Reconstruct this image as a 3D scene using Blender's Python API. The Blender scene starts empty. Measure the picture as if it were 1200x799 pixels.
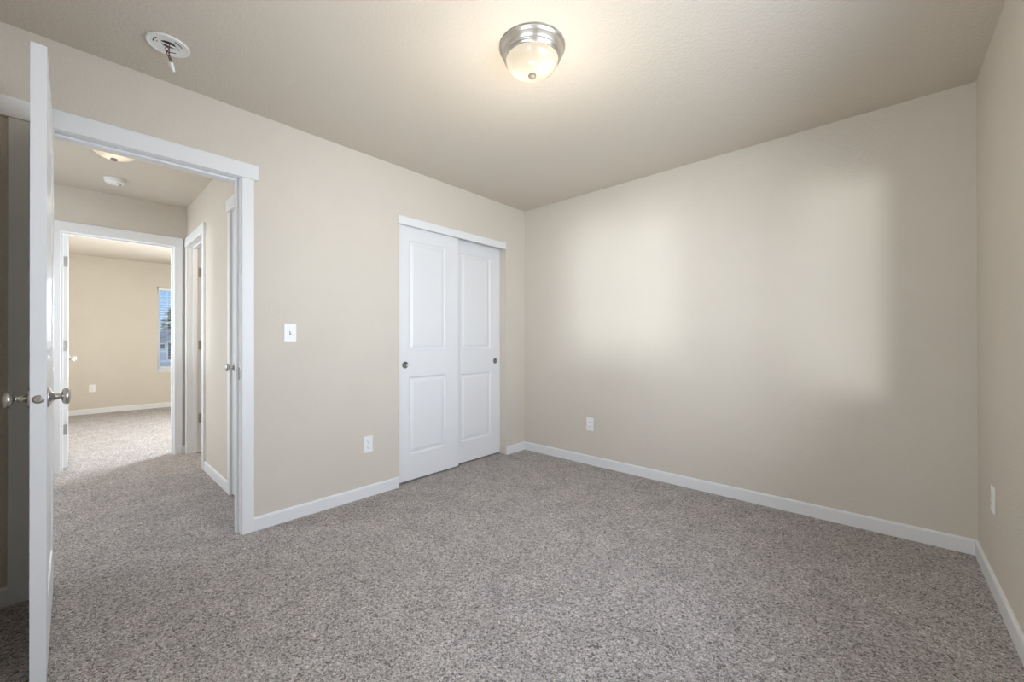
import bpy, bmesh, math, random
from mathutils import Vector, Matrix

random.seed(7)
C = bpy.context.scene
COL = C.collection
PI = math.pi

# ---------------------------------------------------------------- camera
F_PX, YAW, PITCH, ROLL = 472.99, 0.741240, 0.002579, -0.001491
CAM = Vector((2.7073, -3.1489, 1.0997))
cam_data = bpy.data.cameras.new('camera')
cam_data.sensor_fit = 'HORIZONTAL'
cam_data.sensor_width = 36.0
cam_data.lens = 36.0 * F_PX / 1200.0
cam_data.clip_start = 0.02
cam_data.clip_end = 300
cam = bpy.data.objects.new('camera', cam_data)
COL.objects.link(cam)
r = Vector((math.cos(YAW), math.sin(YAW), 0)); f = Vector((-math.sin(YAW), math.cos(YAW), 0)); u = Vector((0, 0, 1))
f2 = f * math.cos(PITCH) + u * math.sin(PITCH)
u2 = u * math.cos(PITCH) - f * math.sin(PITCH)
r3 = r * math.cos(ROLL) + u2 * math.sin(ROLL)
u3 = u2 * math.cos(ROLL) - r * math.sin(ROLL)
cam.matrix_world = Matrix((
    (r3.x, u3.x, -f2.x, CAM.x), (r3.y, u3.y, -f2.y, CAM.y), (r3.z, u3.z, -f2.z, CAM.z), (0, 0, 0, 1)))
C.camera = cam

# ---------------------------------------------------------------- view
C.view_settings.view_transform = 'Standard'
C.view_settings.look = 'None'
C.view_settings.exposure = 0.73
C.view_settings.gamma = 1.0
C.view_settings.use_curve_mapping = False
C.cycles.max_bounces = 10
C.cycles.diffuse_bounces = 7
C.cycles.transparent_max_bounces = 12
C.cycles.sample_clamp_indirect = 4.0
C.cycles.use_denoising = True

# ---------------------------------------------------------------- world: clear blue sky
W = bpy.data.worlds.new('sky'); C.world = W; W.use_nodes = True
wn = W.node_tree.nodes; wl = W.node_tree.links; wn.clear()
bg = wn.new('ShaderNodeBackground'); bg.inputs['Strength'].default_value = 0.72
wo = wn.new('ShaderNodeOutputWorld')
wg = wn.new('ShaderNodeTexCoord'); wsx = wn.new('ShaderNodeSeparateXYZ'); wr = wn.new('ShaderNodeValToRGB')
we = wr.color_ramp.elements
we[0].position = 0.0; we[0].color = (0.42, 0.58, 0.78, 1)
we[1].position = 0.55; we[1].color = (0.07, 0.20, 0.52, 1)
k_ = we.new(0.10); k_.color = (0.26, 0.48, 0.80, 1)
wl.new(wg.outputs['Generated'], wsx.inputs[0]); wl.new(wsx.outputs['Z'], wr.inputs[0])
wl.new(wr.outputs[0], bg.inputs[0]); wl.new(bg.outputs[0], wo.inputs[0])

def area(name, loc, direction, sx, sy, power, color, spread=180):
    d = bpy.data.lights.new(name, 'AREA'); d.shape = 'RECTANGLE'; d.size = sx; d.size_y = sy
    d.energy = power; d.color = color; d.spread = math.radians(spread)
    o = bpy.data.objects.new(name, d); COL.objects.link(o)
    o.location = loc
    o.rotation_euler = Vector(direction).to_track_quat('-Z', 'Z').to_euler()
    return o

# bedroom window: in the right-hand wall, just past the picture's edge
WY0, WY1, WZ0, WZ1 = -2.55, -1.03, 0.64, 2.05
# daylight entering the windows; far and stair ones are assumed, the front one is an added fill
area('window_daylight', (3.215, (WY0 + WY1) / 2, (WZ0 + WZ1) / 2), (-1, 0, 0), 1.46, 1.34, 20.5, (0.81, 0.862, 1.0), 128)
area('front_fill_light', (2.25, -3.585, 1.40), (0, 1, 0), 1.00, 1.20, 12.0, (0.90, 0.93, 1.0))  # added area lamp behind the camera, lifts the dark parts of the room
area('assumed_far_daylight', (-4.6, 0.56, 1.34), (0.6, -1, 0.12), 1.8, 1.30, 145.0, (0.90, 0.945, 1.0), 115)  # lamp at an assumed side window, brightens the far bedroom
area('assumed_stair_daylight', (-1.25, -4.545, 1.4), (0, 1, -0.28), 1.2, 1.2, 15.0, (0.93, 0.95, 1.0), 150)  # lamp at an assumed window out of view, brightens the hall
def sun(name, travel, energy, angle, color):
    d = bpy.data.lights.new(name, 'SUN'); d.energy = energy; d.angle = math.radians(angle); d.color = color
    o = bpy.data.objects.new(name, d); COL.objects.link(o)
    o.rotation_euler = Vector(travel).to_track_quat('-Z', 'Y').to_euler(); o.location = -10 * Vector(travel)
def point(name, loc, energy, color, size):
    d = bpy.data.lights.new(name, 'POINT'); d.energy = energy; d.color = color; d.shadow_soft_size = size
    o = bpy.data.objects.new(name, d); COL.objects.link(o); o.location = loc
point('assumed_side_room_lamp', (-1.75, -1.45, 2.25), 16.0, (1.0, 0.88, 0.72), 0.08)  # assumed lamp out of view, warms the side doorway's jamb
# added unseen suns and area lamp: back-wall patch, far room and hall brightness
sun('added_patch_sun', (-0.340, 1.0, 0.05), 0.8, 7.0, (0.93, 0.965, 1.0))  # added soft sun, makes the sharp-edged patch on the back wall
area('added_back_wall_fill', (11.55, -12.9, 0.4), (-0.604, 0.797, 0.06), 9.6, 7.5, 1080.0, (0.92, 0.94, 1.0))  # added area lamp outdoors, no house there; spreads light along the back wall
sun('added_far_fill_sun', (1.0, -0.28, 0.22), 8.0, 44.0, (0.93, 0.965, 1.0))  # added wide sun through the far window, lifts far ceiling and hall

# ---------------------------------------------------------------- materials
def pmat(name, color, rough=0.5, metal=0.0, spec=0.5):
    m = bpy.data.materials.new(name); m.use_nodes = True
    b = m.node_tree.nodes['Principled BSDF']
    b.inputs['Base Color'].default_value = (*color, 1)
    b.inputs['Roughness'].default_value = rough
    b.inputs['Metallic'].default_value = metal
    b.inputs['Specular IOR Level'].default_value = spec
    return m

def add_bump(m, scale, strength, dist, detail=3.0, rough=0.5, ramp=None):
    nt = m.node_tree; b = nt.nodes['Principled BSDF']
    tc = nt.nodes.new('ShaderNodeNewGeometry')
    n = nt.nodes.new('ShaderNodeTexNoise'); n.inputs['Scale'].default_value = scale
    n.inputs['Detail'].default_value = detail; n.inputs['Roughness'].default_value = rough
    nt.links.new(tc.outputs['Position'], n.inputs['Vector'])
    h = n.outputs['Fac']
    if ramp:
        cr = nt.nodes.new('ShaderNodeValToRGB')
        cr.color_ramp.elements[0].position = ramp[0]; cr.color_ramp.elements[1].position = ramp[1]
        nt.links.new(h, cr.inputs[0]); h = cr.outputs[0]
    bp = nt.nodes.new('ShaderNodeBump'); bp.inputs['Strength'].default_value = strength; bp.inputs['Distance'].default_value = dist
    nt.links.new(h, bp.inputs['Height']); nt.links.new(bp.outputs[0], b.inputs['Normal'])
    return m

def add_mottle(m, base, amount, scale):
    nt = m.node_tree; b = nt.nodes['Principled BSDF']
    tc = nt.nodes.new('ShaderNodeNewGeometry')
    n = nt.nodes.new('ShaderNodeTexNoise'); n.inputs['Scale'].default_value = scale; n.inputs['Detail'].default_value = 2
    cr = nt.nodes.new('ShaderNodeValToRGB')
    cr.color_ramp.elements[0].position = 0.3; cr.color_ramp.elements[1].position = 0.7
    cr.color_ramp.elements[0].color = (*[c * (1 - amount) for c in base], 1)
    cr.color_ramp.elements[1].color = (*[min(1, c * (1 + amount)) for c in base], 1)
    nt.links.new(tc.outputs['Position'], n.inputs['Vector']); nt.links.new(n.outputs['Fac'], cr.inputs[0])
    nt.links.new(cr.outputs[0], b.inputs['Base Color'])
    return m

WALLC = (0.645, 0.597, 0.522)
M = {}
M['wall'] = add_bump(add_mottle(pmat('wall_paint', WALLC, 0.75, spec=0.25), WALLC, 0.012, 3.0), 95, 0.22, 0.004, 3, 0.5, (0.42, 0.66))
M['ceiling'] = add_bump(pmat('ceiling_paint', (0.645, 0.590, 0.510), 0.85, spec=0.15), 70, 0.25, 0.005, 3, 0.5, (0.45, 0.6))
M['trim'] = add_bump(pmat('trim_paint', (0.78, 0.785, 0.79), 0.40), 40, 0.03, 0.002)
M['door'] = add_bump(pmat('door_paint', (0.76, 0.765, 0.775), 0.38), 60, 0.05, 0.002)
M['nickel'] = pmat('satin_nickel', (0.56, 0.54, 0.51), 0.26, 1.0)
M['nickel_light'] = add_bump(pmat('brushed_nickel', (0.70, 0.67, 0.62), 0.30, 1.0), 300, 0.03, 0.001)
M['pull_metal'] = pmat('dark_nickel', (0.30, 0.29, 0.28), 0.33, 1.0)
M['steel'] = add_bump(pmat('hinge_steel', (0.42, 0.41, 0.40), 0.4, 1.0), 200, 0.03, 0.001)
M['bronze'] = pmat('finial_metal', (0.30, 0.27, 0.23), 0.6, 0.7)
M['plastic'] = add_bump(pmat('white_plastic', (0.86, 0.86, 0.85), 0.32), 120, 0.02, 0.001)
M['slot'] = pmat('dark_slot', (0.03, 0.03, 0.03), 0.6)
M['vinyl'] = add_bump(pmat('window_vinyl', (0.85, 0.86, 0.87), 0.35), 80, 0.02, 0.001)
M['wire_dark'] = pmat('wire_black', (0.03, 0.028, 0.027), 0.45)
M['wire_red'] = pmat('wire_red', (0.28, 0.05, 0.04), 0.45)
M['siding'] = add_bump(pmat('house_siding', (0.50, 0.58, 0.68), 0.7), 4, 0.1, 0.02)
M['shingle'] = add_mottle(pmat('roof_shingle', (0.20, 0.19, 0.19), 0.9), (0.30, 0.30, 0.31), 0.25, 6)
M['leaf'] = add_mottle(pmat('pine_needles', (0.07, 0.12, 0.04), 0.8), (0.09, 0.13, 0.05), 0.5, 5)
M['bark'] = add_mottle(pmat('pine_bark', (0.10, 0.07, 0.05), 0.9), (0.12, 0.08, 0.06), 0.3, 8)
M['lawn'] = add_mottle(pmat('lawn_grass', (0.12, 0.17, 0.07), 0.95), (0.12, 0.17, 0.07), 0.4, 3)
M['house_glass'] = pmat('house_window_glass', (0.03, 0.05, 0.08), 0.08)

# carpet: twisted beige, taupe and charcoal tufts
def carpet():
    m = pmat('carpet', (0.4, 0.37, 0.34), 0.95, spec=0.1)
    nt = m.node_tree; b = nt.nodes['Principled BSDF']; L = nt.links
    g = nt.nodes.new('ShaderNodeNewGeometry')
    # warp so the tufts are irregular
    nz = nt.nodes.new('ShaderNodeTexNoise'); nz.inputs['Scale'].default_value = 90; nz.inputs['Detail'].default_value = 2
    L.new(g.outputs['Position'], nz.inputs['Vector'])
    mixv = nt.nodes.new('ShaderNodeMixRGB'); mixv.blend_type = 'LINEAR_LIGHT'; mixv.inputs[0].default_value = 0.012
    L.new(g.outputs['Position'], mixv.inputs[1]); L.new(nz.outputs['Color'], mixv.inputs[2])
    v = nt.nodes.new('ShaderNodeTexVoronoi'); v.inputs['Scale'].default_value = 205
    L.new(mixv.outputs[0], v.inputs['Vector'])
    sep = nt.nodes.new('ShaderNodeSeparateColor'); L.new(v.outputs['Color'], sep.inputs[0])
    cr = nt.nodes.new('ShaderNodeValToRGB'); cr.color_ramp.interpolation = 'LINEAR'
    e = cr.color_ramp.elements
    e[0].position = 0.0; e[0].color = (0.105, 0.090, 0.083, 1)
    e[1].position = 1.0; e[1].color = (0.76, 0.715, 0.69, 1)
    for p, c in ((0.16, (0.18, 0.158, 0.147)), (0.32, (0.35, 0.318, 0.301)), (0.62, (0.47, 0.432, 0.412)), (0.86, (0.60, 0.558, 0.535))):
        k = e.new(p); k.color = (*c, 1)
    L.new(sep.outputs[0], cr.inputs[0])
    # broad pile direction marks
    nb = nt.nodes.new('ShaderNodeTexNoise'); nb.inputs['Scale'].default_value = 5.5; nb.inputs['Detail'].default_value = 4; nb.inputs['Roughness'].default_value = 0.6
    L.new(g.outputs['Position'], nb.inputs['Vector'])
    mr = nt.nodes.new('ShaderNodeMapRange'); mr.inputs[1].default_value = 0.3; mr.inputs[2].default_value = 0.7; mr.inputs[3].default_value = 0.94; mr.inputs[4].default_value = 1.19
    L.new(nb.outputs['Fac'], mr.inputs[0])
    mul = nt.nodes.new('ShaderNodeMixRGB'); mul.blend_type = 'MULTIPLY'; mul.inputs[0].default_value = 1
    L.new(cr.outputs[0], mul.inputs[1]); L.new(mr.outputs[0], mul.inputs[2])
    L.new(mul.outputs[0], b.inputs['Base Color'])
    nf = nt.nodes.new('ShaderNodeTexNoise'); nf.inputs['Scale'].default_value = 260; nf.inputs['Detail'].default_value = 2
    L.new(g.outputs['Position'], nf.inputs['Vector'])
    add = nt.nodes.new('ShaderNodeMath'); add.operation = 'ADD'
    L.new(v.outputs['Distance'], add.inputs[0]); L.new(nf.outputs['Fac'], add.inputs[1])
    bp = nt.nodes.new('ShaderNodeBump'); bp.inputs['Strength'].default_value = 0.75; bp.inputs['Distance'].default_value = 0.006; bp.invert = True
    L.new(add.outputs[0], bp.inputs['Height']); L.new(bp.outputs[0], b.inputs['Normal'])
    b.inputs['Sheen Weight'].default_value = 0.15
    return m
M['carpet'] = carpet()

# clear window glass, thin
def glass():
    m = bpy.data.materials.new('window_glass'); m.use_nodes = True
    nt = m.node_tree; nt.nodes.clear()
    o = nt.nodes.new('ShaderNodeOutputMaterial'); t = nt.nodes.new('ShaderNodeBsdfTransparent'); g = nt.nodes.new('ShaderNodeBsdfGlossy')
    g.inputs['Roughness'].default_value = 0.02; t.inputs[0].default_value = (0.95, 0.97, 0.97, 1)
    lw = nt.nodes.new('ShaderNodeLayerWeight'); pw = nt.nodes.new('ShaderNodeMath'); pw.operation = 'POWER'; pw.inputs[1].default_value = 5.0
    fr = nt.nodes.new('ShaderNodeMath'); fr.operation = 'MULTIPLY_ADD'; fr.inputs[1].default_value = 0.9; fr.inputs[2].default_value = 0.04
    lw.inputs[0].default_value = 0.5; nt.links.new(lw.outputs['Facing'], pw.inputs[0]); nt.links.new(pw.outputs[0], fr.inputs[0])
    mx = nt.nodes.new('ShaderNodeMixShader')
    nt.links.new(fr.outputs[0], mx.inputs[0]); nt.links.new(t.outputs[0], mx.inputs[1]); nt.links.new(g.outputs[0], mx.inputs[2]); nt.links.new(mx.outputs[0], o.inputs[0])
    return m
M['glass'] = glass()

# frosted alabaster lamp bowl: passes and scatters the light of the bulbs inside
def frosted():
    m = bpy.data.materials.new('frosted_bowl_glass'); m.use_nodes = True
    nt = m.node_tree; nt.nodes.clear()
    o = nt.nodes.new('ShaderNodeOutputMaterial'); t = nt.nodes.new('ShaderNodeBsdfTranslucent'); d = nt.nodes.new('ShaderNodeBsdfDiffuse'); g = nt.nodes.new('ShaderNodeBsdfGlossy')
    t.inputs[0].default_value = (0.82, 0.785, 0.72, 1); d.inputs[0].default_value = (0.80, 0.76, 0.68, 1); g.inputs['Roughness'].default_value = 0.15
    m1 = nt.nodes.new('ShaderNodeMixShader'); m1.inputs[0].default_value = 0.10
    m2 = nt.nodes.new('ShaderNodeMixShader'); m2.inputs[0].default_value = 0.05
    L = nt.links
    L.new(t.outputs[0], m1.inputs[1]); L.new(d.outputs[0], m1.inputs[2]); L.new(m1.outputs[0], m2.inputs[1]); L.new(g.outputs[0], m2.inputs[2])
    tr = nt.nodes.new('ShaderNodeBsdfTransparent'); m3 = nt.nodes.new('ShaderNodeMixShader'); m3.inputs[0].default_value = 0.0
    L.new(m2.outputs[0], m3.inputs[1]); L.new(tr.outputs[0], m3.inputs[2]); L.new(m3.outputs[0], o.inputs[0])
    return m
M['bowl'] = frosted()

def emitter(name, color, strength):
    m = bpy.data.materials.new(name); m.use_nodes = True
    b = m.node_tree.nodes['Principled BSDF']
    b.inputs['Base Color'].default_value = (0.8, 0.8, 0.8, 1)
    b.inputs['Emission Color'].default_value = (*color, 1); b.inputs['Emission Strength'].default_value = strength
    return m
M['bulb'] = emitter('lit_bulb', (1.0, 0.86, 0.66), 2.5)

# ---------------------------------------------------------------- mesh helpers
class MB:
    def __init__(self): self.bm = bmesh.new()
    def box(self, x0, y0, z0, x1, y1, z1, bev=0.0, seg=2):
        t = bmesh.new()
        bmesh.ops.create_cube(t, size=1)
        for v in t.verts:
            v.co = Vector((x0 + (v.co.x + .5) * (x1 - x0), y0 + (v.co.y + .5) * (y1 - y0), z0 + (v.co.z + .5) * (z1 - z0)))
        if bev > 0:
            bmesh.ops.bevel(t, geom=list(t.edges), offset=bev, segments=seg, affect='EDGES', profile=0.5)
        self._merge(t); return self
    def _merge(self, t, mat=None):
        if mat is not None: bmesh.ops.transform(t, matrix=mat, verts=list(t.verts))
        me = bpy.data.meshes.new('t'); t.to_mesh(me); t.free(); self.bm.from_mesh(me); bpy.data.meshes.remove(me)
    def lathe(self, prof, n=48, mat=None):
        """prof: list of (r, z); revolved about z."""
        t = bmesh.new(); rings = []
        for r_, z in prof:
            if r_ < 1e-6: rings.append([t.verts.new((0, 0, z))])
            else: rings.append([t.verts.new((r_ * math.cos(2 * PI * k / n), r_ * math.sin(2 * PI * k / n), z)) for k in range(n)])
        for a, b in zip(rings, rings[1:]):
            for k in range(n):
                k2 = (k + 1) % n
                if len(a) == 1 and len(b) == 1: continue
                if len(a) == 1: t.faces.new((a[0], b[k], b[k2]))
                elif len(b) == 1: t.faces.new((a[k], a[k2], b[0]))
                else: t.faces.new((a[k], a[k2], b[k2], b[k]))
        bmesh.ops.recalc_face_normals(t, faces=list(t.faces))
        for fc in t.faces: fc.smooth = True
        self._merge(t, mat); return self
    def tube(self, pts, rad, n=10):
        t = bmesh.new(); pts = [Vector(p) for p in pts]; rings = []
        for i, p in enumerate(pts):
            d = (pts[min(i + 1, len(pts) - 1)] - pts[max(i - 1, 0)]).normalized()
            a = d.orthogonal().normalized() if abs(d.z) > 0.99 else d.cross(Vector((0, 0, 1))).normalized()
            b = d.cross(a).normalized()
            rings.append([t.verts.new(p + (a * math.cos(2 * PI * k / n) + b * math.sin(2 * PI * k / n)) * rad) for k in range(n)])
        for a, b in zip(rings, rings[1:]):
            for k in range(n): t.faces.new((a[k], a[(k + 1) % n], b[(k + 1) % n], b[k]))
        t.faces.new(rings[0]); t.faces.new(rings[-1][::-1])
        bmesh.ops.recalc_face_normals(t, faces=list(t.faces))
        for fc in t.faces: fc.smooth = True
        self._merge(t); return self
    def prism(self, poly, axis, a0, a1):
        """poly of 2-D points; axis 'x': points are (y,z); 'y': (x,z); 'z': (x,y)."""
        def P(p, a): return {'x': (a, p[0], p[1]), 'y': (p[0], a, p[1]), 'z': (p[0], p[1], a)}[axis]
        t = bmesh.new()
        A = [t.verts.new(P(p, a0)) for p in poly]; B = [t.verts.new(P(p, a1)) for p in poly]
        n = len(poly)
        for k in range(n): t.faces.new((A[k], A[(k + 1) % n], B[(k + 1) % n], B[k]))
        t.faces.new(A); t.faces.new(B[::-1])
        bmesh.ops.recalc_face_normals(t, faces=list(t.faces))
        self._merge(t); return self
    def build(self, name, mat, parent=None, loc=None):
        me = bpy.data.meshes.new(name); self.bm.to_mesh(me); self.bm.free()
        me.materials.append(mat)
        o = bpy.data.objects.new(name, me); COL.objects.link(o)
        if parent is not None: o.parent = parent
        if loc is not None: o.location = loc
        return o

def empty(name, loc=(0, 0, 0), rz=0.0):
    o = bpy.data.objects.new(name, None); COL.objects.link(o)
    o.empty_display_size = 0.1; o.location = loc; o.rotation_euler = (0, 0, rz)
    return o

def tag(o, label=None, cat=None, group=None, kind=None):
    if label: o['label'] = label
    if cat: o['category'] = cat
    if group: o['group'] = group
    if kind: o['kind'] = kind
    return o

def wall(name, axis, lo, hi, a0, a1, z0, z1, holes, label, mat='wall'):
    """slab with rectangular holes. axis 'x': slab between x=lo..hi running along y; axis 'y': between y=lo..hi along x. holes: (a0,a1,z0,z1)"""
    As = sorted({a0, a1, *[h[0] for h in holes], *[h[1] for h in holes]})
    Zs = sorted({z0, z1, *[h[2] for h in holes], *[h[3] for h in holes]})
    def solid(i, j):
        if i < 0 or j < 0 or i >= len(As) - 1 or j >= len(Zs) - 1: return False
        ca = (As[i] + As[i + 1]) / 2; cz = (Zs[j] + Zs[j + 1]) / 2
        return not any(h[0] < ca < h[1] and h[2] < cz < h[3] for h in holes)
    def P(a, w, z): return (w, a, z) if axis == 'x' else (a, w, z)
    bm = bmesh.new()
    def quad(*ps): bm.faces.new([bm.verts.new(p) for p in ps])
    for i in range(len(As) - 1):
        for j in range(len(Zs) - 1):
            if not solid(i, j): continue
            A0, A1, Z0, Z1 = As[i], As[i + 1], Zs[j], Zs[j + 1]
            quad(P(A0, lo, Z0), P(A1, lo, Z0), P(A1, lo, Z1), P(A0, lo, Z1))
            quad(P(A0, hi, Z0), P(A1, hi, Z0), P(A1, hi, Z1), P(A0, hi, Z1))
            if not solid(i - 1, j): quad(P(A0, lo, Z0), P(A0, hi, Z0), P(A0, hi, Z1), P(A0, lo, Z1))
            if not solid(i + 1, j): quad(P(A1, lo, Z0), P(A1, hi, Z0), P(A1, hi, Z1), P(A1, lo, Z1))
            if not solid(i, j - 1): quad(P(A0, lo, Z0), P(A1, lo, Z0), P(A1, hi, Z0), P(A0, hi, Z0))
            if not solid(i, j + 1): quad(P(A0, lo, Z1), P(A1, lo, Z1), P(A1, hi, Z1), P(A0, hi, Z1))
    bmesh.ops.remove_doubles(bm, verts=list(bm.verts), dist=1e-5)
    bmesh.ops.recalc_face_normals(bm, faces=list(bm.faces))
    mb = MB(); mb.bm.free(); mb.bm = bm
    return tag(mb.build(name, M[mat]), label, 'wall', kind='structure')

# ---------------------------------------------------------------- room shell
H = 2.44
RW = 3.071          # bedroom width
NEAR = -3.43        # wall behind the photographer
HY = -2.367         # hall's right-hand wall
FX = -2.42          # hall's end wall
FR = -6.30          # far bedroom's end wall
JL, JR = -3.262, -2.495   # bedroom doorway jamb faces
BL, BR = -2.335, -1.660   # doorway on the hall's right-hand wall
LL, LR = -0.738, -0.197   # linen door
DL, DR = -3.205, -2.470   # far doorway

fl = MB(); fl.box(-6.45, -4.52, -0.25, 3.2, 0.55, 0.0)
tag(fl.build('floor', M['carpet']), 'speckled beige and charcoal twist carpet covering the whole floor', 'floor', kind='structure')
cl = MB(); cl.box(-6.45, -4.52, H, 3.2, 0.55, H + 0.2)
tag(cl.build('ceiling', M['ceiling']), 'flat taupe painted ceiling with light knockdown texture', 'ceiling', kind='structure')

wall('wall_left', 'x', -0.12, 0.0, NEAR - 0.12, 0.12, 0, H,
     [(JL - 0.018, JR + 0.018, 0, 2.063), (-1.471, -0.278, 0, 2.068)], 'beige wall holding the open doorway and white closet doors')
wall('wall_back', 'y', 0.0, 0.12, 0.0, RW + 0.12, 0, H, [], 'wide blank beige wall with one outlet and soft window light')
wall('wall_right', 'x', RW, RW + 0.12, NEAR - 0.12, 0.0, 0, H, [(WY0, WY1, WZ0, WZ1)], 'narrow strip of beige wall seen edge-on past the back corner')
wall('wall_front', 'y', NEAR - 0.12, NEAR, 0.0, RW, 0, H, [(1.70, 2.80, 0.75, 2.05)], 'beige wall behind the viewer')  # opening made only to let the added fill lamp in
wall('wall_hall_right', 'y', HY, HY + 0.11, FX, -0.12, 0, H,
     [(BL - 0.018, BR + 0.018, 0, 2.063), (LL - 0.016, LR + 0.016, 0, 2.063)], 'beige hall wall with two doorways seen through the open door')
wall('wall_hall_end', 'x', FX - 0.11, FX, -4.5, 0.5, 0, H, [(DL - 0.018, DR + 0.018, 0, 2.063)], 'beige wall at the hall end around the far doorway')
wall('wall_hall_left', 'y', -4.5, -4.38, FX, 0.0, 0, H, [(-1.9, -0.6, 0.75, 2.05)], 'beige wall closing the left end of the hall')  # opening for the assumed hall window and its lamp
wall('wall_hall_near', 'x', -0.12, 0.0, -4.38, NEAR - 0.12, 0, H, [], 'beige hall wall beyond the bedroom corner')
wall('wall_far', 'x', FR - 0.12, FR, -3.72, 0.5, 0, H, [(-2.171, -1.10, 0.60, 2.04)], 'beige end wall of the far bedroom with a window')
wall('wall_far_left', 'y', -3.72, -3.60, FR, FX - 0.11, 0, H, [], 'beige left wall of the far bedroom')
wall('wall_far_right', 'y', 0.40, 0.52, FR, FX - 0.11, 0, H, [(-5.55, -3.65, 0.62, 2.04)], 'beige right wall of the far bedroom with an assumed side window')
wall('wall_closet_back', 'x', -0.85, -0.75, -1.70, 0.12, 0, H, [], 'beige back wall inside the closet')
wall('wall_closet_left', 'y', -1.70, -1.60, -0.75, -0.12, 0, H, [], 'beige left side wall inside the closet')
wall('wall_closet_right', 'y', 0.0, 0.12, -0.75, -0.12, 0, H, [], 'beige right side wall inside the closet')
wall('wall_linen_left', 'x', -1.05, -0.95, HY + 0.11, -1.70, 0, H, [], 'wall between linen closet and side room')
wall('wall_linen_back', 'y', -1.80, -1.70, -0.95, -0.12, 0, H, [], 'back wall inside the linen closet')
wall('wall_side_room', 'y', -0.50, -0.40, FX, -0.85, 0, H, [], 'end wall of the side room off the hall')

# ---------------------------------------------------------------- baseboards
BH, BT = 0.0795, 0.012
def baseboard(name, axis, face, sign, spans, label):
    """axis 'x': wall face at x=face, board grows towards sign; spans along the other axis."""
    mb = MB()
    for a0, a1 in spans:
        t0, t1, t2 = face, face + sign * BT, face + sign * BT * 0.45
        poly = [(t0, 0.0), (t1, 0.0), (t1, BH - 0.010), (t1 - sign * 0.0025, BH - 0.0035), (t2, BH), (t0, BH)]
        if axis == 'x': mb.prism(poly, 'y', a0, a1)
        else: mb.prism(poly, 'x', a0, a1)
    return tag(mb.build(name, M['trim']), label, 'baseboard', kind='structure')
baseboard('baseboard_left', 'x', 0.0, 1, [(NEAR, JL - 0.064), (JR + 0.066, -1.4715), (-0.276, 0.0)], 'white baseboard along the wall with doorway and closet')
baseboard('baseboard_back', 'y', 0.0, -1, [(BT, RW - BT)], 'long white baseboard under the blank back wall')
baseboard('baseboard_right', 'x', RW, -1, [(NEAR, 0.0)], 'white baseboard along the right wall')
baseboard('baseboard_front', 'y', NEAR, 1, [(BT, RW - BT)], 'white baseboard behind the viewer')
baseboard('baseboard_hall_right', 'y', HY, -1, [(BR + 0.068, LL - 0.062)], 'short white baseboard on the hall wall between two doors')
baseboard('baseboard_hall_end', 'x', FX, 1, [(-4.38, DL - 0.062), (DR + 0.066, HY)], 'white baseboard beside the far doorway')
baseboard('baseboard_far', 'x', FR, 1, [(-3.60, 0.40)], 'white baseboard under the far bedroom window')
baseboard('baseboard_far_left', 'y', -3.60, 1, [(FR + BT, FX - 0.11)], 'white baseboard along the far bedroom left wall')
baseboard('baseboard_far_right', 'y', 0.40, -1, [(FR + BT, FX - 0.11)], 'white baseboard along the far bedroom right wall')

# ---------------------------------------------------------------- door casings
CW = 0.060
def casing_side(axis, face, sign, L, R, parent, lext=0.022, rext=0.022):
    """craftsman casing on one wall face: two legs and an over-wide head."""
    def P(mb, a0, a1, z0, z1, t, bev):
        w0, w1 = sorted((face, face + sign * t))
        if axis == 'x': mb.box(w0, a0, z0, w1, a1, z1, bev)
        else: mb.box(a0, w0, z0, a1, w1, z1, bev)
    for a0, a1 in ((L - 0.006 - CW, L - 0.006), (R + 0.006, R + 0.006 + CW)):
        mb = MB(); P(mb, a0, a1, 0.0, 2.046, 0.0155, 0.0022); mb.build('side_casing', M['trim'], parent)
    mb = MB(); P(mb, L - 0.006 - CW - lext, R + 0.006 + CW + rext, 2.046, 2.131, 0.020, 0.0025); mb.build('head_casing', M['trim'], parent)

def jamb(axis, lo, hi, L, R, parent, stop_at=None, head=2.045):
    """lining of an opening in a wall between lo..hi."""
    def B(mb, w0, w1, a0, a1, z0, z1):
        if axis == 'x': mb.box(w0, a0, z0, w1, a1, z1, 0.0012, 1)
        else: mb.box(a0, w0, z0, a1, w1, z1, 0.0012, 1)
    mb = MB()
    B(mb, lo, hi, L - 0.018, L, 0, head); B(mb, lo, hi, R, R + 0.018, 0, head); B(mb, lo, hi, L - 0.018, R + 0.018, head, head + 0.018)
    mb.build('jamb', M['trim'], parent)
    if stop_at:
        s0, s1 = stop_at
        mb = MB()
        B(mb, s0, s1, L, L + 0.011, 0, head); B(mb, s0, s1, R - 0.011, R, 0, head); B(mb, s0, s1, L + 0.011, R - 0.011, head - 0.011, head)
        mb.build('door_stop', M['trim'], parent)

t1 = tag(empty('trim_1', (0, 0, 0)), 'white casing and jamb around the open bedroom doorway', 'door casing', kind='structure')
casing_side('x', 0.0, 1, JL, JR, t1); casing_side('x', -0.12, -1, JL, JR, t1)
jamb('x', -0.12, 0.0, JL, JR, t1, (-0.075, -0.040))
mb = MB(); mb.box(-0.034, JR - 0.0015, 0.885, -0.006, JR + 0.001, 0.955, 0.0006, 1); mb.box(-0.004, JR - 0.0035, 0.895, 0.004, JR, 0.945, 0.0008, 1)
sp = mb.build('strike_plate', M['steel'], t1)

t2 = tag(empty('trim_2', (0, 0, 0)), 'white casing around the far doorway at the hall end', 'door casing', kind='structure')
casing_side('x', FX, 1, DL, DR, t2, rext=0.006); casing_side('x', FX - 0.11, -1, DL, DR, t2)
jamb('x', FX - 0.11, FX, DL, DR, t2, (FX - 0.072, FX - 0.037))

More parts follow.
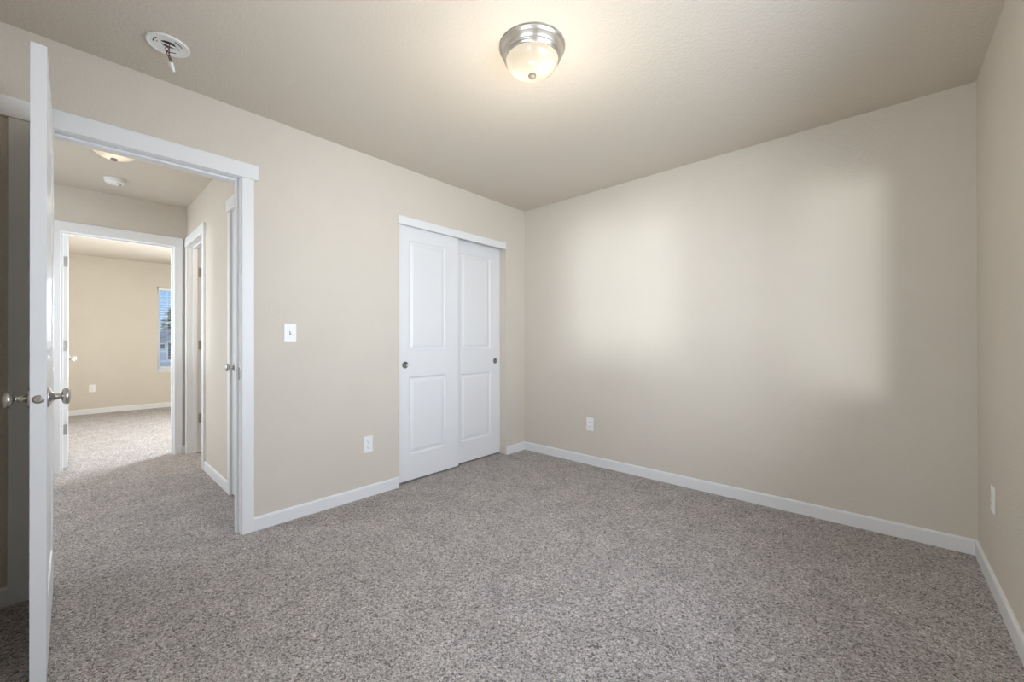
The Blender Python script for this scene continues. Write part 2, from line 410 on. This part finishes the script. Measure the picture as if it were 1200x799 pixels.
t3 = tag(empty('trim_3', (0, 0, 0)), 'white casing around the side doorway with hinges on the hall wall', 'door casing', kind='structure')
casing_side('y', HY, -1, BL, BR, t3, lext=0.002); casing_side('y', HY + 0.11, 1, BL, BR, t3, lext=0.0)
jamb('y', HY, HY + 0.11, BL, BR, t3, (HY + 0.034, HY + 0.069))

t4 = tag(empty('trim_4', (0, 0, 0)), 'white casing around the narrow linen door in the hall', 'door casing', kind='structure')
casing_side('y', HY, -1, LL, LR, t4, rext=0.0)
jamb('y', HY, HY + 0.11, LL, LR, t4, (HY + 0.040, HY + 0.070))

mb = MB(); mb.box(-0.018, -1.471, 2.006, 0.006, -0.2785, 2.068, 0.002)
t5 = tag(mb.build('trim_5', M['trim']), 'white fascia board hiding the sliding closet door track', 'closet trim', kind='structure')
mb = MB(); mb.box(-0.128 + 0.012, -1.470, 2.030, -0.022, -0.279, 2.068)
mb.build('track', M['steel'], t5)

# ---------------------------------------------------------------- doors
def face_with_panels(bm, Wd, z0, z1, panels, y, sgn, grooved=True):
    """a moulded face in the plane y; sgn is the outward direction; panels (x0,x1,za,zb)."""
    def V(x, d, z): return bm.verts.new((x, y - sgn * d, z))
    def quad(a, b, c, d_):
        bm.faces.new((a, b, c, d_))
    xs = sorted({0, Wd, *[p[0] for p in panels], *[p[1] for p in panels]})
    zs = sorted({z0, z1, *[p[2] for p in panels], *[p[3] for p in panels]})
    for i in range(len(xs) - 1):
        for j in range(len(zs) - 1):
            cx = (xs[i] + xs[i + 1]) / 2; cz = (zs[j] + zs[j + 1]) / 2
            if any(p[0] < cx < p[1] and p[2] < cz < p[3] for p in panels): continue
            quad(V(xs[i], 0, zs[j]), V(xs[i + 1], 0, zs[j]), V(xs[i + 1], 0, zs[j + 1]), V(xs[i], 0, zs[j + 1]))
    # ovolo down, short flat, then a long shallow rise to the field
    prof = [(0.0, 0.0), (0.003, 0.0045), (0.008, 0.0090), (0.013, 0.0108), (0.019, 0.0108), (0.030, 0.0070), (0.040, 0.0035), (0.045, 0.0030)]
    for (x0, x1, za, zb) in panels:
        rings = []
        for ins, d in prof:
            rings.append([V(x0 + ins, d, za + ins), V(x1 - ins, d, za + ins), V(x1 - ins, d, zb - ins), V(x0 + ins, d, zb - ins)])
        for a, b in zip(rings, rings[1:]):
            for k in range(4): quad(a[k], a[(k + 1) % 4], b[(k + 1) % 4], b[k])
        quad(*rings[-1])

def leaf(name, Wd, z0, z1, t, panels, parent):
    bm = bmesh.new()
    face_with_panels(bm, Wd, z0, z1, panels, 0.0, -1)
    face_with_panels(bm, Wd, z0, z1, panels, t, 1)
    def q(*ps): bm.faces.new([bm.verts.new(p) for p in ps])
    q((0, 0, z0), (0, t, z0), (0, t, z1), (0, 0, z1)); q((Wd, 0, z0), (Wd, t, z0), (Wd, t, z1), (Wd, 0, z1))
    q((0, 0, z0), (Wd, 0, z0), (Wd, t, z0), (0, t, z0)); q((0, 0, z1), (Wd, 0, z1), (Wd, t, z1), (0, t, z1))
    bmesh.ops.remove_doubles(bm, verts=list(bm.verts), dist=1e-5)
    bmesh.ops.recalc_face_normals(bm, faces=list(bm.faces))
    edge = [e for e in bm.edges if len(e.link_faces) == 2 and e.calc_face_angle(0) > 1.3
            and all((abs(v.co.x) < 1e-5 or abs(v.co.x - Wd) < 1e-5 or abs(v.co.z - z0) < 1e-5 or abs(v.co.z - z1) < 1e-5) for v in e.verts)]
    bmesh.ops.bevel(bm, geom=edge, offset=0.0018, segments=2, affect='EDGES', profile=0.5)
    mb = MB(); mb.bm.free(); mb.bm = bm
    return mb.build(name, M['door'], parent)

KNOB = [(0.0, 0.0), (0.0325, 0.0), (0.0325, 0.003), (0.030, 0.0055), (0.023, 0.009), (0.0155, 0.013), (0.0115, 0.018), (0.0100, 0.023),
        (0.0098, 0.030), (0.0105, 0.033), (0.015, 0.0345), (0.0215, 0.0365), (0.0255, 0.0405), (0.0268, 0.046), (0.0262, 0.051), (0.0235, 0.0545), (0.018, 0.0570), (0.009, 0.0580), (0.0, 0.0582)]
def knob(parent, x, y, z, sgn, scale=0.90):
    rot = Matrix.Rotation(-sgn * PI / 2, 4, 'X')
    prof = [(a, b * scale) for a, b in KNOB]
    rose = MB().lathe(prof[:8], 40, rot); k = MB().lathe(prof[7:], 40, rot)
    ko = k.build('door_knob', M['nickel'], parent, (x, y, z))
    rose.build('rosette', M['nickel'], ko)
    return ko

def hinge(parent, x, y, z, plate_dir=None):
    """pin at local x,y, with an optional plate on the door's hinge edge."""
    mb = MB()
    mb.lathe([(0, -0.047), (0.0035, -0.047), (0.0035, -0.0445), (0.0062, -0.0445), (0.0062, 0.0445), (0.0035, 0.0445), (0.0035, 0.048), (0, 0.048)], 16)
    for a, b in ((-0.018, -0.0172), (0.0172, 0.018)): mb.lathe([(0.0066, a), (0.0066, b)], 16)
    if plate_dir:
        dx, dy, L_ = plate_dir
        if dx: x0, x1 = sorted((0, dx * L_)); mb.box(x0, -0.0012, -0.0445, x1, 0.0012, 0.0445)
        else: y0, y1 = sorted((0, dy * L_)); mb.box(-0.0012, y0, -0.0445, 0.0012, y1, 0.0445)
    return mb.build('hinge', M['steel'], parent, (x, y, z))

def two_panels(Wd, st):
    return [(st, Wd - st, 0.225, 0.800), (st, Wd - st, 1.035, 1.900)]

# the open bedroom door, square to the wall
d1 = tag(empty('door_1', (0.006, -3.2355, 0)), 'white panelled bedroom door standing wide open, seen edge-on at the picture side', 'door', kind='structure')
d1['label'] = 'white panelled door standing wide open, edge towards the viewer'
DW, DT = 0.750, 0.0345
lf = leaf('door_leaf', DW, 0.012, 2.040, DT, two_panels(DW, 0.115), d1)
knob(d1, DW - 0.060, DT, 0.922, 1); knob(d1, DW - 0.060, 0.0, 0.922, -1, 1.0)
mb = MB(); R_ = Matrix.Rotation(PI / 2, 4, 'Y')
mb.lathe([(0, -0.004), (0.0132, -0.004), (0.0132, 0.0006), (0.0118, 0.0014), (0.0085, 0.0014)], 36, R_)
lp = mb.build('latch_plate', M['pull_metal'], d1, (DW, DT / 2, 0.922))
mb = MB(); mb.prism([(-0.006, 0.0), (0.006, 0.0), (0.006, 0.0035), (-0.006, 0.0105)], 'z', -0.0075, 0.0075)
bmesh.ops.rotate(mb.bm, verts=list(mb.bm.verts), cent=(0, 0, 0), matrix=Matrix.Rotation(-PI / 2, 3, 'Z'))
lb = mb.build('latch_bolt', M['nickel_light'], lp)
for z in (0.30, 1.05, 1.80): hinge(d1, -0.003, -0.006, z, (0, 1, 0.034))

# the far bedroom's open door, hinge edge towards the hall
d2 = tag(empty('door_2', (-2.5245, -3.166, 0), PI), 'white open door in the far doorway, hinge edge showing', 'door', kind='structure')
leaf('door_leaf', 0.712, 0.016, 2.036, DT, two_panels(0.712, 0.11), d2)
knob(d2, 0.652, 0.0, 0.940, -1); knob(d2, 0.652, DT, 0.940, 1)
for z in (0.345, 1.075, 1.805): hinge(d2, -0.0025, DT + 0.004, z, (0, -1, 0.034))

# door of the side room, swung into that room
d3 = tag(empty('door_3', (BL + 0.037, HY + 0.116, 0), PI / 2), 'white door swung open inside the side doorway off the hall', 'door', kind='structure')
leaf('door_leaf', 0.655, 0.014, 2.036, DT, two_panels(0.655, 0.105), d3)
knob(d3, 0.595, 0.0, 0.93, -1)
for z in (0.345, 1.075, 1.805):
    h = hinge(d3, -0.004, DT + 0.002, z, (0, -1, 0.030))
    mb = MB(); mb.box(BL - 0.0005, HY + 0.080, z - 0.0445, BL + 0.0016, HY + 0.110, z + 0.0445, 0.0005, 1); mb.build('hinge_leaf', M['steel'], t3)

# closed linen door in the hall
d4 = tag(empty('door_4', (LL + 0.003, HY + 0.002, 0)), 'narrow closed white linen door beside the bedroom doorway in the hall', 'door', kind='structure')
leaf('door_leaf', LR - LL - 0.006, 0.014, 2.040, DT, two_panels(LR - LL - 0.006, 0.10), d4)
knob(d4, 0.064, 0.0, 0.925, -1, 1.0)

# sliding closet doors
def closet_door(name, x_face, y0, y1, panels, pull, label):
    """leaf whose room face is at x=x_face; local x runs along +y."""
    wd = y1 - y0
    e = tag(empty(name, (x_face, y0, 0), PI / 2), label, 'closet door', kind='structure')
    # local: x -> +y, y -> -x ; face at local y=0 points to the room
    leaf('door_leaf', wd, 0.014, 2.030, 0.0345, panels, e)
    rot = Matrix.Rotation(PI / 2, 4, 'X')
    p = MB().lathe([(0.0, 0.0004), (0.0165, 0.0006), (0.0195, 0.0018), (0.0212, 0.0040), (0.0235, 0.0046), (0.0262, 0.0034), (0.0270, -0.001)], 40, rot)
    p.build('finger_pull', M['pull_metal'], e, (pull[0], 0.0, pull[1]))
    return e
closet_door('door_5', -0.035, -1.4705, -0.852, [(0.118, 0.482, 0.215, 0.826), (0.118, 0.482, 1.036, 1.905)], (0.082, 0.922), 'front sliding closet door, the one beside the light switch wall')
closet_door('door_6', -0.083, -0.900, -0.2795, [(0.118, 0.492, 0.200, 0.812), (0.118, 0.492, 1.036, 1.905)], (0.553, 0.916), 'rear sliding closet door next to the room corner')

# ---------------------------------------------------------------- windows
def window(name, axis, face, out, a0, a1, z0, z1, label, mull=True, sill_proj=0.016, low_rail=0.015):
    """vinyl slider set at the outer side of a drywall opening; out: sign of the outward direction."""
    e = tag(empty(name, (0, 0, 0)), label, 'window', kind='structure')
    def B(mb, w0, w1, b0, b1, c0, c1, bev=0.002):
        w0, w1 = sorted((w0, w1))
        if axis == 'x': mb.box(w0, b0, c0, w1, b1, c1, bev)
        else: mb.box(b0, w0, c0, b1, w1, c1, bev)
    o0, o1 = face + out * 0.070, face + out * 0.118
    fw = 0.045
    mb = MB()
    B(mb, o0, o1, a0, a0 + fw, z0, z1); B(mb, o0, o1, a1 - fw, a1, z0, z1)
    B(mb, o0, o1, a0 + fw, a1 - fw, z0, z0 + fw + low_rail); B(mb, o0, o1, a0 + fw, a1 - fw, z1 - fw, z1)
    if mull:
        m_ = (a0 + a1) / 2; B(mb, o0 + out * 0.008, o1 - out * 0.004, m_ - 0.022, m_ + 0.022, z0 + fw, z1 - fw)
    mb.build('window_frame', M['vinyl'], e)
    mb = MB(); B(mb, face + out * 0.092, face + out * 0.096, a0 + fw - 0.004, a1 - fw + 0.004, z0 + fw + low_rail - 0.005, z1 - fw + 0.004, 0)
    mb.build('window_glass', M['glass'], e)
    mb = MB(); B(mb, face - out * sill_proj, o0, a0 - 0.0, a1 + 0.0, z0 - 0.012, z0 + 0.006, 0.003)
    mb.build('window_sill', M['trim'], e)
    return e
window('window_1', 'x', FR, -1, -2.171, -1.10, 0.60, 2.04, 'tall white window in the far bedroom showing sky and a blue house', mull=False, low_rail=0.05)
window('window_2', 'x', RW, 1, WY0, WY1, WZ0, WZ1, 'wide white bedroom window in the right wall', mull=False)
window('assumed_side_window', 'y', 0.40, 1, -5.55, -3.65, 0.62, 2.04, 'wide white side window assumed in the far bedroom')  # assumed window out of view, frames the far bedroom's daylight lamp

window('assumed_hall_window', 'y', -4.38, -1, -1.9, -0.6, 0.75, 2.05, 'white window assumed at the left end of the hall')  # assumed window out of view, frames the hall's daylight lamp
window('fill_window', 'y', NEAR, -1, 1.70, 2.80, 0.75, 2.05, 'added unseen white window for fill light, in the wall behind the viewer', mull=False)  # invented window, frames the fill lamp's opening

# raised-open horizontal blind in the far window
bl = tag(empty('window_blind', (FR - 0.035, -1.6355, 0.60)), 'white horizontal blind with open slats in the far window', 'blind')
mb = MB(); mb.box(-0.026, -0.520, 1.385, 0.026, 0.520, 1.436, 0.004); mb.build('head_rail', M['vinyl'], bl)
mb = MB()
for k in range(31):
    z = 1.372 - k * 0.0425
    mb.box(-0.021, -0.516, z - 0.0007, 0.021, 0.516, z + 0.0007)
mb.build('slats', M['vinyl'], bl)
mb = MB(); mb.box(-0.025, -0.516, 0.062, 0.025, 0.516, 0.080, 0.004); mb.build('bottom_rail', M['vinyl'], bl)
for y in (-0.40, 0.40):
    mb = MB(); mb.tube([(0.0262, y, 1.386), (0.0262, y, 0.06)], 0.0009, 6); mb.tube([(-0.0262, y, 1.386), (-0.0262, y, 0.06)], 0.0009, 6); mb.build('ladder_cord', M['vinyl'], bl)

# ---------------------------------------------------------------- ceiling lights
def ceiling_light(loc, label, power, added_glow):
    e = tag(empty('ceiling_light', loc), label, 'ceiling light', group='flush mount ceiling lights')
    base = MB().lathe([(0.0, 0.0), (0.1440, 0.0), (0.1475, -0.003), (0.1485, -0.008), (0.1460, -0.0125), (0.1425, -0.0145), (0.1405, -0.020), (0.1360, -0.034),
                       (0.1320, -0.041), (0.1305, -0.0435), (0.1312, -0.047), (0.1290, -0.0505), (0.1255, -0.0520), (0.1235, -0.0555), (0.1225, -0.060), (0.1185, -0.0605), (0.1185, -0.040), (0.0, -0.036)], 96)
    base.build('metal_rim', M['nickel_light'], e)
    prof = []
    for k in range(0, 15):
        a = k / 14 * PI / 2
        prof.append((0.1180 * math.cos(a) ** 0.85 if k < 14 else 0.0, -0.0565 - 0.0700 * math.sin(a) ** 1.05))
    MB().lathe(prof, 96).build('glass_bowl', M['bowl'], e)
    MB().lathe([(0.0, -0.120), (0.0150, -0.1235), (0.0180, -0.1275), (0.0172, -0.133), (0.0115, -0.1385), (0.0, -0.1405)], 28).build('finial', M['bronze'], e)
    for s in (-1, 1):
        c = Vector((0.0535 * s, 0.012 * s, -0.078))
        b = MB(); b.lathe([(0.0, 0.022), (0.010, 0.020), (0.013, 0.010), (0.017, 0.002), (0.0185, -0.007), (0.015, -0.017), (0.008, -0.0215), (0.0, -0.0225)], 20)
        bo = b.build('bulb', M['bulb'], e, c)
        ld = bpy.data.lights.new('bulb_light', 'POINT'); ld.energy = power; ld.color = (1.0, 0.92, 0.80); ld.shadow_soft_size = 0.024
        lo = bpy.data.objects.new('bulb_light', ld); COL.objects.link(lo); lo.parent = e; lo.location = c
    ld = bpy.data.lights.new('added_glow_light', 'POINT'); ld.energy = added_glow; ld.color = (1.0, 0.90, 0.74); ld.shadow_soft_size = 0.03
    lo = bpy.data.objects.new('added_glow_light', ld); COL.objects.link(lo); lo.parent = e; lo.location = (0, 0, -0.50)  # added unseen light hanging in mid-air, brightens ceiling and room around the fixture
    return e
ceiling_light((1.537, -1.732, H), 'round frosted glass ceiling light with nickel rim in the bedroom', 0.105, 6.9)
ceiling_light((-1.03, -2.958, H), 'frosted ceiling light on the hall ceiling, half hidden by the door head', 0.12, 0.4)

# ---------------------------------------------------------------- smoke alarm plate and detector
e = tag(empty('smoke_alarm_plate', (0.348, -2.856, H)), 'round white smoke alarm mounting plate without cover, wires dangling, near the doorway', 'smoke alarm mount')
MB().lathe([(0.026, 0.0), (0.0735, 0.0), (0.0765, -0.002), (0.0775, -0.006), (0.0755, -0.0095), (0.071, -0.0105), (0.068, -0.008), (0.063, -0.0065), (0.040, -0.0065), (0.030, -0.0055), (0.026, -0.0025), (0.026, 0.0)], 72).build('plate', M['plastic'], e)
MB().lathe([(0.0, -0.0008), (0.0262, -0.0008)], 40).build('wire_hole', M['slot'], e)
for k, a0 in enumerate((0.35, 0.35 + 2 * PI / 3, 0.35 + 4 * PI / 3)):
    mb = MB(); mb.tube([(0.050 * math.cos(a0 + t), 0.050 * math.sin(a0 + t), -0.0064) for t in [i * 0.11 for i in range(8)]], 0.0022, 8)
    mb.build('slot', M['slot'], e)
for a in (1.6, 4.74):
    MB().lathe([(0.0, -0.0085), (0.003, -0.0082), (0.0042, -0.0065), (0.0042, -0.006)], 16, Matrix.Translation((0.038 * math.cos(a), 0.038 * math.sin(a), 0))).build('screw', M['steel'], e)
mb = MB(); mb.box(-0.004, -0.025, -0.006, 0.004, 0.025, -0.002, 0.001); mb.build('crossbar', M['plastic'], e)
for k, (mat, a) in enumerate((('wire_dark', 0.0), ('wire_red', 2.1), ('wire_dark', 4.2))):
    pts = []
    for i in range(26):
        t = i / 25; w = a + t * 7.5; rr = 0.006 * (1 - t) + 0.0028
        pts.append((0.004 * math.sin(t * 5) + rr * math.cos(w), 0.010 * t * t - 0.004 * math.sin(t * 4) + rr * math.sin(w), -0.001 - 0.074 * t))
    MB().tube(pts, 0.0018, 8).build('wire', M[mat], e)
mb = MB(); mb.box(-0.0085, -0.006, -0.0135, 0.0085, 0.006, 0.0135, 0.003); mb.box(-0.006, -0.0048, -0.024, 0.006, 0.0048, -0.012, 0.002)
cn = mb.build('wire_connector', M['plastic'], e, (-0.004, 0.013, -0.089)); cn.rotation_euler = (0.45, 0.1, 0.5)

e = tag(empty('smoke_detector', (-1.925, -2.908, H)), 'round white smoke detector on the hall ceiling past the doorway', 'smoke detector')
MB().lathe([(0.0, 0.0), (0.066, 0.0), (0.0665, -0.010), (0.062, -0.012), (0.062, -0.0145), (0.0635, -0.016), (0.060, -0.030), (0.052, -0.038), (0.030, -0.041), (0.0, -0.0415)], 56).build('housing', M['plastic'], e)
for k in range(5):
    a = 0.5 + 0.42 * k
    mb = MB(); mb.tube([(0.036 * math.cos(a + t), 0.036 * math.sin(a + t), -0.0403) for t in (-0.13, 0.0, 0.13)], 0.0026, 6); mb.build('vent', M['slot'], e)
MB().lathe([(0.0, -0.0445), (0.009, -0.044), (0.0105, -0.0405)], 24, Matrix.Translation((-0.008, -0.004, 0))).build('test_button', M['plastic'], e)

# ---------------------------------------------------------------- switch and outlets
def plate(parent, holes=()):
    mb = MB(); mb.box(-0.035, 0.0, -0.0575, 0.035, 0.0055, 0.0575, 0.0024); return mb.build('cover_plate', M['plastic'], parent)
def on_wall(name, loc, rz, label, cat, group=None):
    return tag(empty(name, loc, rz), label, cat, group)
# local +y points out of the wall
def outlet(loc, rz, label):
    e = on_wall('wall_outlet', loc, rz, label, 'outlet', 'white duplex wall outlets')
    plate(e)
    for s in (-1, 1):
        mb = MB(); mb.box(-0.0168, 0.004, s * 0.0195 - 0.0140, 0.0168, 0.0068, s * 0.0195 + 0.0140, 0.0022)
        rc = mb.build('receptacle', M['plastic'], e)
        mb = MB(); z = s * 0.0195
        mb.box(-0.0075, 0.0060, z - 0.002, -0.0052, 0.0071, z + 0.0068); mb.box(0.0052, 0.0060, z - 0.001, 0.0075, 0.0071, z + 0.0062)
        mb.lathe([(0.0, 0.0071), (0.0026, 0.0071), (0.0026, 0.0060)], 14, Matrix.Translation((0, 0, z - 0.0080)) @ Matrix.Rotation(-PI / 2, 4, 'X'))
        mb.build('slots', M['slot'], rc)
    MB().lathe([(0.0, 0.0070), (0.0026, 0.0066), (0.0032, 0.0054)], 14, Matrix.Rotation(-PI / 2, 4, 'X')).build('screw', M['plastic'], e)
    return e
outlet((0.0, -1.717, 0.372), -PI / 2, 'white outlet low on the wall between doorway and closet')
outlet((0.774, 0.0, 0.361), PI, 'white outlet low on the blank back wall')
outlet((RW, -0.405, 0.403), PI / 2, 'white outlet seen edge-on on the right wall')
outlet((FR, -2.928, 0.393), -PI / 2, 'white outlet on the far bedroom wall, seen through both doorways')
e = on_wall('light_switch', (0.0, -2.231, 1.158), -PI / 2, 'white toggle light switch on the wall beside the bedroom doorway', 'light switch')
plate(e)
mb = MB(); mb.box(-0.0052, 0.0052, -0.0125, 0.0052, 0.0060, 0.0125, 0.0003); mb.build('toggle_slot', M['slot'], e)
mb = MB(); mb.prism([(0.004, -0.0105), (0.004, 0.0105), (0.0155, 0.0125), (0.0165, 0.006)], 'x', -0.0040, 0.0040); mb.build('toggle', M['plastic'], e)
for z in (-0.030, 0.030):
    MB().lathe([(0.0, 0.0070), (0.0026, 0.0066), (0.0032, 0.0054)], 14, Matrix.Translation((0, 0, z)) @ Matrix.Rotation(-PI / 2, 4, 'X')).build('screw', M['plastic'], e)

# ---------------------------------------------------------------- outside the far window
GZ = -2.9
mb = MB(); mb.box(-70, -40, GZ - 0.2, -6.6, 40, GZ); mb.build('ground', M['lawn'])
tag(bpy.data.objects['ground'], 'green lawn below the far window', 'lawn', kind='structure')
hs = tag(empty('neighbor_house', (-22.0, 0.6, GZ)), 'blue grey house outside the far window', 'house')
mb = MB(); mb.box(-6, -2.9, 0, 0, 2.9, 3.1); mb.prism([(-2.9, 3.1), (2.9, 3.1), (0, 4.66)], 'x', -6, 0); mb.build('wall', M['siding'], hs)
for s in (-1, 1):
    mb = MB(); mb.prism([(0, 4.68), (s * 3.3, 2.91), (s * 3.3, 3.02), (0, 4.79)], 'x', -6.3, 0.30); mb.build('roof', M['shingle'], hs)
mb = MB(); mb.box(0.0, -2.02, 3.56, 0.06, 2.02, 3.63); mb.box(0.0, -2.9, 3.08, 0.05, 2.9, 3.17); mb.build('trim_band', M['vinyl'], hs)
for y0, y1, z0, z1 in ((-0.68, -0.30, 3.2, 4.0), (-0.95, -0.80, 3.72, 3.92), (0.7, 1.2, 3.2, 3.9)):
    mb = MB(); mb.box(0.0, y0 - 0.04, z0 - 0.04, 0.07, y1 + 0.04, z1 + 0.04); w = mb.build('window', M['vinyl'], hs)
    mb = MB(); mb.box(0.03, y0, z0, 0.09, y1, z1); mb.build('pane', M['house_glass'], w)
tr = tag(empty('pine_tree', (-34.0, 2.05, GZ)), 'dark green pine tree rising behind the blue grey house', 'tree')
MB().tube([(0, 0, 0), (0.1, 0, 4), (0.0, 0.05, 6.2)], 0.16, 10).build('trunk', M['bark'], tr)
mb = MB()
for k in range(900):
    z = random.uniform(2.0, 6.45); rm = 1.75 * (1 - (z - 2.0) / 4.7) ** 0.7 + 0.12
    a = random.uniform(0, 2 * PI); rr = rm * math.sqrt(random.random()) * random.uniform(0.8, 1.1)
    p = Vector((rr * math.cos(a), rr * math.sin(a), z - rr * 0.18)); d = Vector((math.cos(a), math.sin(a), random.uniform(-0.3, 0.4))) * random.uniform(0.2, 0.45)
    s_ = d.cross(Vector((0, 0, 1))).normalized() * 0.09; n_ = Vector((0, 0, 0.05))
    vs = [mb.bm.verts.new(p - s_), mb.bm.verts.new(p + s_), mb.bm.verts.new(p + d), mb.bm.verts.new(p + d * 0.3 + n_ * 2)]
    for t in ((0, 1, 2), (0, 2, 3), (1, 3, 2), (0, 3, 1)): mb.bm.faces.new([vs[i] for i in t])
mb.build('foliage', M['leaf'], tr)
